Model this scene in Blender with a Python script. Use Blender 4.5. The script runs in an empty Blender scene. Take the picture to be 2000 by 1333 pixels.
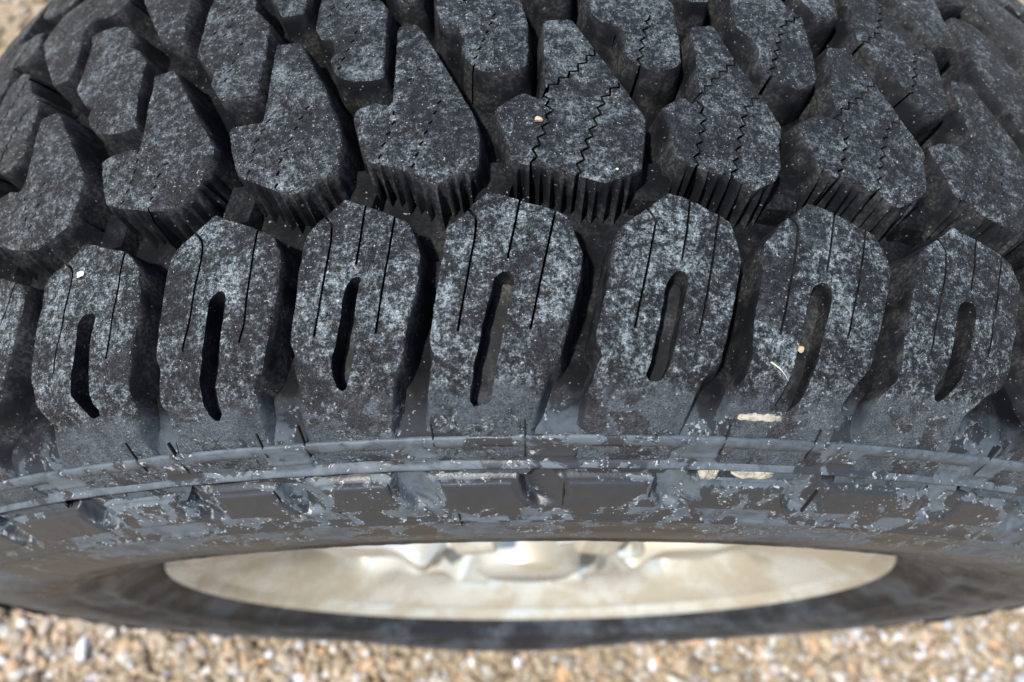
import bpy, math, random
import numpy as np
from mathutils import Vector, Matrix
from mathutils.geometry import delaunay_2d_cdt

R_ = math.radians
sc = bpy.context.scene
YC = 0.0005            # wheel centre plane
ZC = 0.4025           # wheel centre above the ground (the tread sinks 1 mm into the gravel)

# ------------------------------------------------------------------ camera
cam_d = bpy.data.cameras.new('camera'); cam = bpy.data.objects.new('camera', cam_d)
sc.collection.objects.link(cam); sc.camera = cam
def cam_axes(a, r, y):
    f = Vector((0, math.sin(a), -math.cos(a))); u = Vector((0, math.cos(a), math.sin(a))); rt = Vector((1, 0, 0))
    Z = Matrix.Rotation(y, 3, 'Z'); f, u, rt = Z @ f, Z @ u, Z @ rt
    c, s = math.cos(r), math.sin(r)
    return f, c*u + s*rt, c*rt - s*u
f_, u_, r_ = cam_axes(.45569, -.16033, -.14984)
m = Matrix((r_, u_, -f_)).transposed().to_4x4()
m.translation = Vector((-.05113, -.18862, .55959 + ZC))
cam.matrix_world = m
cam_d.sensor_width = 36; cam_d.lens = 1.4522*18
cam_d.clip_start = 0.01; cam_d.clip_end = 60
cam_d.dof.use_dof = True; cam_d.dof.focus_distance = 0.210; cam_d.dof.aperture_fstop = 10.0
cam_d.dof.aperture_blades = 0

# ------------------------------------------------------------------ light
SUN_EL, SUN_AZ = 63, -148      # azimuth of the sun seen from the wheel, measured from +X (degrees)
w = bpy.data.worlds.new('World'); sc.world = w; w.use_nodes = True
nt = w.node_tree; nt.nodes.clear()
sky = nt.nodes.new('ShaderNodeTexSky'); sky.sky_type = 'NISHITA'; sky.sun_disc = False
sky.sun_elevation = R_(SUN_EL); sky.sun_rotation = R_(90 - SUN_AZ)
sky.air_density = 1.2; sky.dust_density = 1.0
bg = nt.nodes.new('ShaderNodeBackground'); bg.inputs['Strength'].default_value = 0.10
wo = nt.nodes.new('ShaderNodeOutputWorld')
nt.links.new(sky.outputs[0], bg.inputs[0]); nt.links.new(bg.outputs[0], wo.inputs[0])
sl = bpy.data.lights.new('sun', 'SUN'); sun = bpy.data.objects.new('sun', sl); sc.collection.objects.link(sun)
sl.energy = 4.0; sl.angle = R_(3); sl.color = (1, .95, .87)
sd = Vector((math.cos(R_(SUN_EL))*math.cos(R_(SUN_AZ)), math.cos(R_(SUN_EL))*math.sin(R_(SUN_AZ)), math.sin(R_(SUN_EL))))
sun.rotation_euler = sd.to_track_quat('Z', 'Y').to_euler()
sun.location = sd*5
sc.view_settings.view_transform = 'Standard'; sc.view_settings.look = 'None'
sc.view_settings.exposure = 0.6; sc.view_settings.gamma = 1.0
try:
    sc.cycles.max_bounces = 6; sc.cycles.caustics_reflective = False; sc.cycles.caustics_refractive = False
except Exception: pass

# ------------------------------------------------------------------ materials
def newmat(name):
    mt = bpy.data.materials.new(name); mt.use_nodes = True
    t = mt.node_tree; t.nodes.clear()
    out = t.nodes.new('ShaderNodeOutputMaterial'); b = t.nodes.new('ShaderNodeBsdfPrincipled')
    t.links.new(b.outputs[0], out.inputs[0])
    return mt, t, b
class N:
    def __init__(s, t): s.t = t
    def add(s, kind, **kw):
        n = s.t.nodes.new(kind)
        for k, v in kw.items(): setattr(n, k, v)
        return n
    def link(s, a, b): s.t.links.new(a, b)
    def coords(s, rnd=True):
        tc = s.add('ShaderNodeTexCoord')
        if not rnd: return tc.outputs['Object']
        oi = s.add('ShaderNodeObjectInfo')
        m = s.math('MULTIPLY', oi.outputs['Random'], 37.0)
        v = s.add('ShaderNodeVectorMath', operation='ADD'); s.link(tc.outputs['Object'], v.inputs[0]); s.link(m, v.inputs[1])
        return v.outputs[0]
    def noise(s, co, scale, detail=2, rough=.5, dist=0):
        n = s.add('ShaderNodeTexNoise'); n.inputs['Scale'].default_value = scale; n.inputs['Detail'].default_value = detail
        n.inputs['Roughness'].default_value = rough; n.inputs['Distortion'].default_value = dist
        s.link(co, n.inputs['Vector']); return n.outputs['Fac']
    def voro(s, co, scale, feature='F1', out='Distance'):
        n = s.add('ShaderNodeTexVoronoi', feature=feature); n.inputs['Scale'].default_value = scale
        s.link(co, n.inputs['Vector']); return n.outputs[out]
    def math(s, op, a, b=None, c=None, clamp=False):
        n = s.add('ShaderNodeMath', operation=op, use_clamp=clamp)
        for i, v in enumerate((a, b, c)):
            if v is None: continue
            if isinstance(v, (int, float)): n.inputs[i].default_value = v
            else: s.link(v, n.inputs[i])
        return n.outputs[0]
    def ramp(s, v, lo, hi, a=0.0, b=1.0):
        n = s.add('ShaderNodeMapRange', interpolation_type='SMOOTHSTEP'); s.link(v, n.inputs['Value'])
        n.inputs['From Min'].default_value = lo; n.inputs['From Max'].default_value = hi
        n.inputs['To Min'].default_value = a; n.inputs['To Max'].default_value = b
        return n.outputs[0]
    def mix(s, f, a, b):
        n = s.add('ShaderNodeMix', data_type='RGBA')
        if isinstance(f, (int, float)): n.inputs[0].default_value = f
        else: s.link(f, n.inputs[0])
        for i, v in ((6, a), (7, b)):
            if isinstance(v, tuple): n.inputs[i].default_value = (*v, 1)
            else: s.link(v, n.inputs[i])
        return n.outputs[2]
    def bump(s, h, strength, dist, b, prev=None):
        n = s.add('ShaderNodeBump'); n.inputs['Strength'].default_value = strength; n.inputs['Distance'].default_value = dist
        s.link(h, n.inputs['Height'])
        if prev is not None: s.link(prev, n.inputs['Normal'])
        if b is not None: s.link(n.outputs[0], b.inputs['Normal'])
        return n.outputs[0]

def film_colour(n, co, bias=None):
    """grey oxidised film flaking off brown-black rubber, with bright crumbly edges"""
    big = n.noise(co, 30, 3, .55, .4); mid = n.noise(co, 130, 4, .65, .8)
    s = n.math('ADD', n.math('MULTIPLY', big, .8), n.math('MULTIPLY', mid, .7))
    if bias is not None: s = n.math('ADD', s, bias)
    film = n.ramp(s, .705, .75)
    edge = n.math('MULTIPLY', n.ramp(s, .695, .715), n.ramp(s, .76, .735))
    dark = n.mix(mid, (.022, .025, .031), (.038, .042, .049))
    fl = n.mix(n.ramp(mid, .35, .65), (.050, .064, .082), (.096, .118, .142))
    col = n.mix(film, dark, fl)
    spk = n.math('MULTIPLY', edge, n.ramp(n.noise(co, 700, 2, .7), .55, .64))
    spk2 = n.math('MULTIPLY', n.ramp(n.noise(co, 850, 1), .68, .73), n.ramp(n.noise(co, 40, 3), .52, .64))
    k = n.math('MAXIMUM', n.math('MULTIPLY', spk, .85), n.math('MULTIPLY', spk2, .7))
    return n.mix(k, col, (.42, .46, .49)), film, mid
def mat_worn():
    """ground-contact rubber: near-black with fine pale abrasion speckle, fading to smooth dusty rubber on the sidewall"""
    mt, t, b = newmat('worn_tread_rubber'); n = N(t)
    co = n.coords()
    fine = n.noise(co, 1250, 3, .8)
    mid = n.noise(co, 430, 4, .75)
    big = n.noise(co, 70, 4, .65)
    patch = n.noise(co, 34, 2, .55, .6)
    s1 = n.math('ADD', n.math('MULTIPLY', fine, 1.0), n.math('MULTIPLY', mid, .95))
    s1 = n.math('ADD', s1, n.math('MULTIPLY', big, .75))
    sp = n.math('POWER', n.ramp(s1, 1.19, 1.70), 1.7)
    # smooth scuffed islands without speckle
    isl = n.ramp(patch, .60, .63)
    # position across the tyre: speckle only where the tread touches the ground
    sep = n.add('ShaderNodeSeparateXYZ'); tc = n.add('ShaderNodeTexCoord'); n.link(tc.outputs['Object'], sep.inputs[0])
    ay = n.math('ABSOLUTE', sep.outputs['Y'])
    ayn = n.math('ADD', ay, n.math('MULTIPLY', n.math('SUBTRACT', n.noise(co, 70, 3, .6), .5), .02))
    side = n.ramp(ayn, .114, .119)
    lat = n.ramp(ay, .045, .07)          # shoulder blocks are more scuffed than the centre rows
    sp = n.math('MULTIPLY', sp, n.math('SUBTRACT', 1.0, n.math('MULTIPLY', isl, .75)))
    amt = n.math('MULTIPLY', sp, n.math('SUBTRACT', 1.0, n.math('MULTIPLY', side, .8)))
    amt = n.math('MULTIPLY', amt, n.ramp(lat, 0, 1, .62, 1.1))
    base = n.mix(n.ramp(mid, .35, .7), (.004, .005, .0065), (.018, .022, .028))
    fcol, film, fm = film_colour(n, co)
    base = n.mix(n.math('MULTIPLY', side, .95), base, fcol)
    tint = n.mix(n.ramp(n.noise(co, 420, 2), .57, .74), (.37, .44, .49), (.48, .46, .40))
    col = n.mix(amt, base, tint)
    glint = n.ramp(n.math('ADD', n.noise(co, 1500, 1, .5), n.math('MULTIPLY', n.math('SUBTRACT', mid, .5), .25)), .70, .75)
    col = n.mix(n.math('MULTIPLY', glint, n.math('SUBTRACT', .75, n.math('MULTIPLY', side, .55))), col, (.66, .66, .65))  # bright glints painted into the base colour
    n.link(col, b.inputs['Base Color'])
    rg = n.ramp(mid, .35, .65, .42, .7); n.link(rg, b.inputs['Roughness'])
    b.inputs['Specular IOR Level'].default_value = .45
    p = n.bump(big, .5, .002, None)
    p = n.bump(mid, 1.0, .0032, None, p)
    n.bump(fine, 1.0, .0009, b, p)
    return mt
def mat_wall(name, c1, c2, dustc, damt, spec):
    """moulded rubber of block walls and groove floors; towards the sidewall it carries the grey film"""
    mt, t, b = newmat(name); n = N(t); co = n.coords()
    a = n.noise(co, 90, 4, .6); f = n.noise(co, 900, 2, .6)
    col = n.mix(n.ramp(a, .35, .7), c1, c2)
    dust = n.math('MULTIPLY', n.ramp(a, .42, .66), n.ramp(f, .42, .62))
    col = n.mix(n.math('MULTIPLY', dust, damt), col, dustc)
    tc = n.add('ShaderNodeTexCoord'); sep = n.add('ShaderNodeSeparateXYZ'); n.link(tc.outputs['Object'], sep.inputs[0])
    ay = n.math('ADD', n.math('ABSOLUTE', sep.outputs['Y']), n.math('MULTIPLY', n.math('SUBTRACT', a, .5), .012))
    col = n.mix(n.ramp(ay, .112, .125), col, n.mix(.25, film_colour(n, co)[0], (.022, .026, .032)))
    sp = n.ramp(n.noise(co, 1100, 0), .80, .84)
    col = n.mix(n.math('MULTIPLY', sp, .35), col, (.5, .48, .45))
    n.link(col, b.inputs['Base Color']); b.inputs['Roughness'].default_value = .7; b.inputs['Specular IOR Level'].default_value = spec
    p = n.bump(a, .3, .001, None); n.bump(f, .3, .0002, b, p)
    return mt
def mat_side():
    """sidewall rubber with a flaking grey film"""
    mt, t, b = newmat('sidewall_rubber'); n = N(t); co = n.coords(False)
    sep = n.add('ShaderNodeSeparateXYZ'); n.link(co, sep.inputs[0])
    f = n.noise(co, 1000, 2, .6)
    at = n.add('ShaderNodeAttribute', attribute_name='clean')
    col, film, mid = film_colour(n, co, n.math('MULTIPLY', at.outputs['Fac'], -.10))
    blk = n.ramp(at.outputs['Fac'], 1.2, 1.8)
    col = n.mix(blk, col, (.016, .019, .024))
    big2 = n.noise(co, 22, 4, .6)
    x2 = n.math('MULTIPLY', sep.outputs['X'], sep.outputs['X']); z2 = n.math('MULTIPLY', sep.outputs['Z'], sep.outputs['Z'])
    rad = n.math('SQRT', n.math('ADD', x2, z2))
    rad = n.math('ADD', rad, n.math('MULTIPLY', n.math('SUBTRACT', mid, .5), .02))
    col = n.mix(n.ramp(rad, .300, .322), n.mix(n.ramp(big2, .42, .60), (.007, .010, .015), n.mix(.35, (.030, .038, .050), col)), col)  # sidewall inside the bulge darkened in colour for its self-shadow
    n.link(col, b.inputs['Base Color'])
    n.link(n.ramp(film, 0, 1, .42, .6), b.inputs['Roughness'])
    h = n.math('ADD', n.math('MULTIPLY', film, .12), n.math('MULTIPLY', mid, .5))
    p = n.bump(h, .6, .0008, None); n.bump(f, .2, .0002, b, p)
    return mt
def mat_simple(name, c1, c2, scale, rough, metal=0, bump=.2, bd=.001):
    mt, t, b = newmat(name); n = N(t); co = n.coords()
    a = n.noise(co, scale, 4, .6)
    n.link(n.mix(n.ramp(a, .35, .65), c1, c2), b.inputs['Base Color']); b.inputs['Roughness'].default_value = rough
    b.inputs['Metallic'].default_value = metal
    n.bump(a, bump, bd, b); return mt
def mat_rim():
    mt, t, b = newmat('dusty_painted_alloy'); n = N(t); co = n.coords(False)
    a = n.noise(co, 14, 4, .6, .5); f = n.noise(co, 160, 4, .7)
    s = n.math('ADD', n.math('MULTIPLY', a, .8), n.math('MULTIPLY', f, .3))
    col = n.mix(n.ramp(s, .48, .62), (.64, .66, .63), (.50, .46, .37))
    n.link(col, b.inputs['Base Color']); n.link(n.ramp(s, .48, .62, .18, .5), b.inputs['Roughness'])
    b.inputs['Metallic'].default_value = .4; n.bump(f, .2, .0005, b); return mt
def mat_stone():
    mt, t, b = newmat('gravel_stones'); n = N(t); co = n.coords(False)
    at = n.add('ShaderNodeAttribute', attribute_name='tone'); 
    cr = n.add('ShaderNodeValToRGB'); n.link(at.outputs['Fac'], cr.inputs[0]); e = cr.color_ramp.elements
    stops = [(0, (.17, .13, .09)), (.16, (.32, .25, .17)), (.34, (.42, .34, .24)), (.5, (.33, .31, .29)), (.62, (.52, .42, .29)), (.72, (.58, .36, .20)), (.82, (.44, .48, .53)), (.93, (.66, .62, .54)), (1, (.80, .81, .85))]
    while len(e) < len(stops): e.new(.5)
    for i, (p, c) in enumerate(stops): e[i].position = p; e[i].color = (*c, 1)
    f = n.noise(co, 260, 4, .7)
    n.link(n.mix(n.ramp(f, .35, .7, 0, .45), cr.outputs[0], (.16, .12, .08)), b.inputs['Base Color'])
    b.inputs['Roughness'].default_value = .8; n.bump(f, .4, .001, b); return mt
def mat_ground():
    mt, t, b = newmat('sandy_ground'); n = N(t); co = n.coords(False)
    a = n.noise(co, 5, 4, .6); f = n.noise(co, 150, 4, .7); v = n.voro(co, 130)
    c = n.mix(a, (.32, .25, .165), (.44, .36, .26)); c = n.mix(n.ramp(f, .4, .7), c, (.20, .145, .09))
    n.link(c, b.inputs['Base Color']); b.inputs['Roughness'].default_value = .9
    p = n.bump(f, .5, .004, None); n.bump(v, .5, .003, b, p); return mt
M_TOP, M_WALL, M_SIDE, M_RIM, M_STONE, M_GROUND = mat_worn(), mat_wall('shaded_groove_rubber', (.0015, .002, .003), (.006, .007, .009), (.07, .07, .068), .22, .12), mat_side(), mat_rim(), mat_stone(), mat_ground()  # groove rubber near black: the grooves' shade is put into its colour
M_BW = mat_wall('block_wall_rubber', (.004, .005, .0065), (.019, .021, .024), (.15, .145, .13), .28, .22)
M_SUN_PATCH = mat_simple('cream_sun_patch', (.24, .225, .185), (.46, .43, .36), 420, .9, 0, .4, .0004)  # cream colour that paints sunlit spots on the tyre
M_DARK = mat_simple('brake_metal', (.05, .045, .04), (.12, .09, .06), 60, .6, .6)
M_STEEL = mat_simple('weathered_steel', (.30, .28, .25), (.5, .47, .42), 90, .4, .8)
M_TAN = mat_simple('tan_grit', (.40, .30, .20), (.56, .43, .31), 900, .8, 0, .4, .0003)
M_PALE = mat_simple('pale_grit', (.70, .68, .50), (.85, .84, .74), 900, .6, 0, .4, .0003)
M_STRAW = mat_simple('dry_straw', (.60, .56, .44), (.75, .72, .62), 700, .7)

# ------------------------------------------------------------------ helpers
def link(o, parent=None):
    sc.collection.objects.link(o)
    if parent is not None: o.parent = parent
    return o
def mesh_obj(name, verts, faces, mats, parent=None, mi=None, smooth=True, sharp=50):
    me = bpy.data.meshes.new(name); me.from_pydata([tuple(v) for v in verts], [], faces)
    for m in (mats if isinstance(mats, (list, tuple)) else [mats]): me.materials.append(m)
    if mi is not None: me.polygons.foreach_set('material_index', mi)
    me.update()
    if smooth:
        me.polygons.foreach_set('use_smooth', [True]*len(me.polygons))
        if sharp: me.set_sharp_from_angle(angle=R_(sharp))
    o = bpy.data.objects.new(name, me); return link(o, parent)
def tag(o, label=None, cat=None, group=None, kind=None):
    if label: o['label'] = label
    if cat: o['category'] = cat
    if group: o['group'] = group
    if kind: o['kind'] = kind
    return o

# tyre section in wheel coordinates: lateral distance from the centre plane, radius (metres)
OUTER = [(0, .4035), (.0303, .4025), (.0503, .4005), (.0663, .3975), (.0853, .395), (.1003, .3915), (.1103, .3885), (.1163, .3845), (.1210, .3795), (.1250, .3735), (.1275, .3685),
         (.1305, .3605), (.1370, .345), (.1395, .337), (.1410, .329), (.1405, .312)]
oy = np.array([p[0] for p in OUTER[:-1]]); orr = np.array([p[1] for p in OUTER[:-1]])
def r_out(y): return np.interp(np.abs(y), oy, orr)
DEPTH = [(0, .0145), (.0523, .0145), (.0903, .0145), (.1003, .013), (.1073, .0105), (.1133, .0085), (.1188, .0065), (.1223, .0045), (.1255, .0016), (.1270, .0012)]
dy = np.array([p[0] for p in DEPTH]); dd = np.array([p[1] for p in DEPTH])
def depth(y): return np.interp(np.abs(y), dy, dd)
RU = .395   # radius used to flatten angles into arc length

def cyl(th, y, r):      # th radians; returns wheel-local coordinates
    return np.stack([r*np.sin(th), y, r*np.cos(th)], -1)
SHOULDER = [
{'o':[[-24.65,-63.4],[-22.26,-69.4],[-21.31,-76.7],[-21.26,-86.4],[-21.43,-97.1],[-21.64,-106.4],[-21.73,-110.4],[-21.62,-113.0],[-21.49,-116.3],[-21.91,-120.4],[-21.77,-124.2],[-21.58,-125.7],[-22.43,-128.0],[-27.8,-125.7],[-26.5,-119.4],[-26.21,-115.6],[-26.87,-110.0],[-26.93,-106.9],[-27.13,-102.9],[-27.08,-96.8],[-26.94,-88.9],[-26.78,-82.0],[-26.74,-73.7],[-26.25,-70.3],[-25.49,-68.6]],'h':[[-23.56,-87.8],[-23.72,-92.6],[-23.77,-97.0],[-23.85,-105.6],[-23.82,-109.8],[-23.72,-112.7],[-23.43,-115.0],[-23.86,-115.2],[-24.25,-112.8],[-24.67,-109.1],[-24.63,-103.8],[-24.48,-96.8],[-24.33,-89.7],[-24.09,-87.5]],'s':[[[-25.6,-68.8],[-25.25,-70.8],[-25.1,-73.2],[-25.16,-80.5],[-25.34,-87.4],[-25.59,-95.6],[-25.73,-102.4]],[[-22.29,-70.3],[-22.4,-76.8],[-22.46,-85.1],[-22.61,-91.6],[-22.84,-101.2]]]},
{'o':[[-17.96,-63.2],[-15.98,-69.5],[-15.28,-71.9],[-14.93,-77.1],[-14.82,-81.8],[-14.96,-88.8],[-15.17,-96.4],[-15.41,-103.9],[-15.58,-110.2],[-15.97,-112.2],[-15.99,-115.2],[-15.97,-118.4],[-16.13,-121.8],[-15.98,-123.9],[-15.55,-125.4],[-15.88,-126.5],[-20.56,-125.0],[-20.29,-121.7],[-20.12,-116.7],[-20.36,-114.2],[-20.17,-108.2],[-20.13,-106.2],[-20.33,-103.0],[-20.29,-98.9],[-20.19,-92.5],[-20.08,-83.8],[-19.97,-77.5],[-19.83,-73.2],[-19.4,-70.4],[-18.93,-68.3],[-18.72,-67.0]],'h':[[-17.42,-87.1],[-17.24,-88.6],[-17.34,-94.9],[-17.47,-102.6],[-17.54,-110.0],[-17.73,-113.9],[-17.69,-117.3],[-17.98,-119.2],[-18.14,-118.5],[-18.26,-115.4],[-18.27,-111.8],[-18.14,-107.2],[-18.0,-99.7],[-17.87,-92.4],[-17.76,-88.7]],'s':[[[-18.8,-68.1],[-18.44,-70.9],[-18.39,-73.9],[-18.48,-79.7],[-18.6,-86.9],[-18.78,-93.8],[-19.06,-102.2]],[[-15.96,-69.9],[-16.04,-75.0],[-16.13,-84.1],[-16.26,-91.5],[-16.33,-97.2],[-16.52,-101.7]]]},
{'o':[[-12.34,-63.4],[-11.38,-66.1],[-10.2,-70.0],[-9.73,-71.6],[-9.41,-76.1],[-9.21,-81.5],[-9.23,-87.1],[-9.42,-93.2],[-9.64,-99.7],[-9.83,-105.9],[-9.95,-109.8],[-10.24,-111.8],[-10.31,-113.9],[-10.41,-117.8],[-10.64,-122.6],[-10.74,-125.3],[-14.48,-124.5],[-14.34,-122.9],[-14.28,-119.4],[-14.07,-115.2],[-14.18,-110.4],[-14.2,-106.5],[-14.34,-103.0],[-14.28,-98.0],[-14.18,-92.9],[-14.08,-85.1],[-13.98,-78.5],[-13.87,-73.7],[-13.42,-69.7],[-13.07,-68.2]],'h':[[-11.54,-87.4],[-11.65,-88.1],[-11.79,-94.2],[-11.86,-103.2],[-11.93,-109.0],[-12.08,-112.5],[-12.29,-115.0],[-12.48,-114.7],[-12.6,-111.5],[-12.58,-107.8],[-12.4,-104.0],[-12.25,-98.1],[-12.14,-93.0],[-12.03,-89.5],[-11.8,-87.8]],'s':[[[-13.05,-68.5],[-12.77,-71.3],[-12.77,-75.9],[-12.94,-84.2],[-13.15,-93.5],[-13.37,-102.0]],[[-11.42,-66.2],[-11.54,-72.7],[-11.7,-83.6]],[[-10.22,-70.0],[-10.39,-79.0],[-10.62,-89.6],[-10.91,-102.2]]]},
{'o':[[-6.61,-63.5],[-5.37,-66.3],[-3.93,-69.9],[-3.42,-71.3],[-2.93,-81.9],[-3.04,-89.4],[-3.35,-96.9],[-3.87,-110.0],[-4.37,-112.8],[-4.55,-117.3],[-5.1,-125.2],[-5.15,-126.3],[-9.25,-125.9],[-9.2,-124.7],[-8.92,-114.8],[-8.72,-108.8],[-8.81,-103.5],[-8.57,-93.6],[-8.43,-86.0],[-8.31,-82.4],[-8.19,-74.4],[-7.3,-68.8]],'h':[[-6.25,-89.3],[-5.9,-87.4],[-5.61,-88.7],[-5.75,-93.3],[-6.18,-106.5],[-6.64,-118.6],[-7.31,-118.9],[-6.94,-108.3],[-6.49,-95.2]],'s':[[[-7.3,-69.1],[-7.0,-71.9],[-7.09,-78.7],[-7.73,-102.6]],[[-5.3,-66.6],[-5.65,-78.7],[-5.81,-83.9]],[[-3.93,-70.1],[-4.35,-83.2],[-4.98,-102.6]]]},
{'o':[[0.59,-63.5],[1.42,-65.6],[2.51,-69.6],[2.98,-71.5],[3.23,-77.6],[3.31,-82.3],[3.15,-87.9],[2.85,-97.1],[2.58,-103.9],[2.32,-110.0],[1.85,-112.5],[1.51,-115.9],[1.33,-119.8],[1.0,-124.6],[1.02,-126.1],[-2.93,-126.3],[-2.96,-122.7],[-2.7,-115.4],[-2.45,-111.1],[-2.28,-108.3],[-2.48,-105.3],[-2.44,-102.3],[-2.15,-95.0],[-1.89,-87.1],[-1.6,-77.4],[-1.43,-74.5],[-0.32,-68.8]],'h':[[0.9,-87.1],[1.07,-88.6],[0.85,-94.6],[0.63,-100.9],[0.42,-107.4],[0.13,-112.6],[-0.05,-114.4],[-0.52,-113.8],[-0.32,-109.6],[-0.12,-104.5],[0.14,-96.8],[0.35,-90.4],[0.58,-88.0]],'s':[[[-0.32,-68.8],[-0.01,-72.4],[-0.16,-77.1],[-0.46,-86.3],[-0.77,-94.9],[-1.01,-102.2]],[[1.4,-66.4],[1.21,-74.4],[0.9,-83.8]],[[2.54,-69.6],[2.22,-80.4],[1.89,-91.1],[1.5,-103.1]]]},
{'o':[[6.45,-63.5],[7.52,-66.0],[8.86,-69.8],[9.34,-71.2],[9.69,-76.7],[9.81,-81.4],[9.55,-88.6],[9.17,-97.1],[8.86,-103.7],[8.56,-109.6],[7.97,-113.5],[7.67,-118.0],[7.67,-121.9],[8.04,-126.6],[3.27,-127.4],[2.91,-120.0],[3.15,-116.4],[3.48,-111.5],[3.62,-107.2],[3.69,-99.5],[3.95,-92.0],[4.16,-85.4],[4.36,-77.1],[5.46,-68.7]],'h':[[6.7,-87.8],[6.95,-89.3],[6.81,-94.3],[6.5,-100.9],[6.22,-107.2],[5.96,-113.0],[5.7,-117.4],[5.32,-119.5],[4.8,-119.4],[4.99,-116.8],[5.28,-112.8],[5.47,-107.5],[5.74,-100.7],[6.0,-94.2],[6.26,-89.1]],'s':[[[5.5,-68.8],[5.83,-71.3],[5.66,-77.5],[5.31,-86.9],[4.99,-95.8],[4.72,-102.4]],[[7.5,-66.3],[7.22,-75.1],[6.86,-83.7]],[[8.85,-70.1],[8.42,-82.0],[7.96,-93.0],[7.57,-102.1]]]},
{'o':[[13.37,-64.0],[14.57,-66.6],[15.78,-69.7],[16.39,-71.7],[16.59,-78.8],[16.5,-83.8],[16.14,-91.6],[15.79,-98.7],[15.41,-107.0],[15.08,-110.2],[14.38,-112.7],[13.9,-115.3],[13.57,-118.0],[13.6,-121.3],[14.18,-125.6],[14.67,-127.6],[9.92,-127.9],[9.03,-122.6],[9.12,-118.4],[9.25,-115.5],[9.88,-111.2],[10.07,-107.3],[10.23,-100.1],[10.56,-92.4],[10.81,-86.8],[11.1,-79.7],[11.32,-74.7],[12.44,-69.0]],'h':[[13.29,-87.8],[13.79,-88.4],[13.8,-91.2],[13.52,-96.4],[13.25,-102.5],[12.83,-109.0],[12.29,-113.1],[11.9,-115.1],[11.72,-112.2],[12.15,-109.0],[12.46,-104.6],[12.7,-98.2],[12.93,-92.6],[13.07,-89.1]],'s':[[[12.44,-69.0],[12.75,-72.3],[12.52,-78.8],[12.12,-87.3],[11.72,-95.7],[11.47,-102.0]],[[14.51,-66.7],[14.2,-74.5],[13.71,-83.7]],[[15.84,-70.2],[15.38,-79.7],[14.85,-90.2],[14.35,-102.1]]]}]
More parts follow.
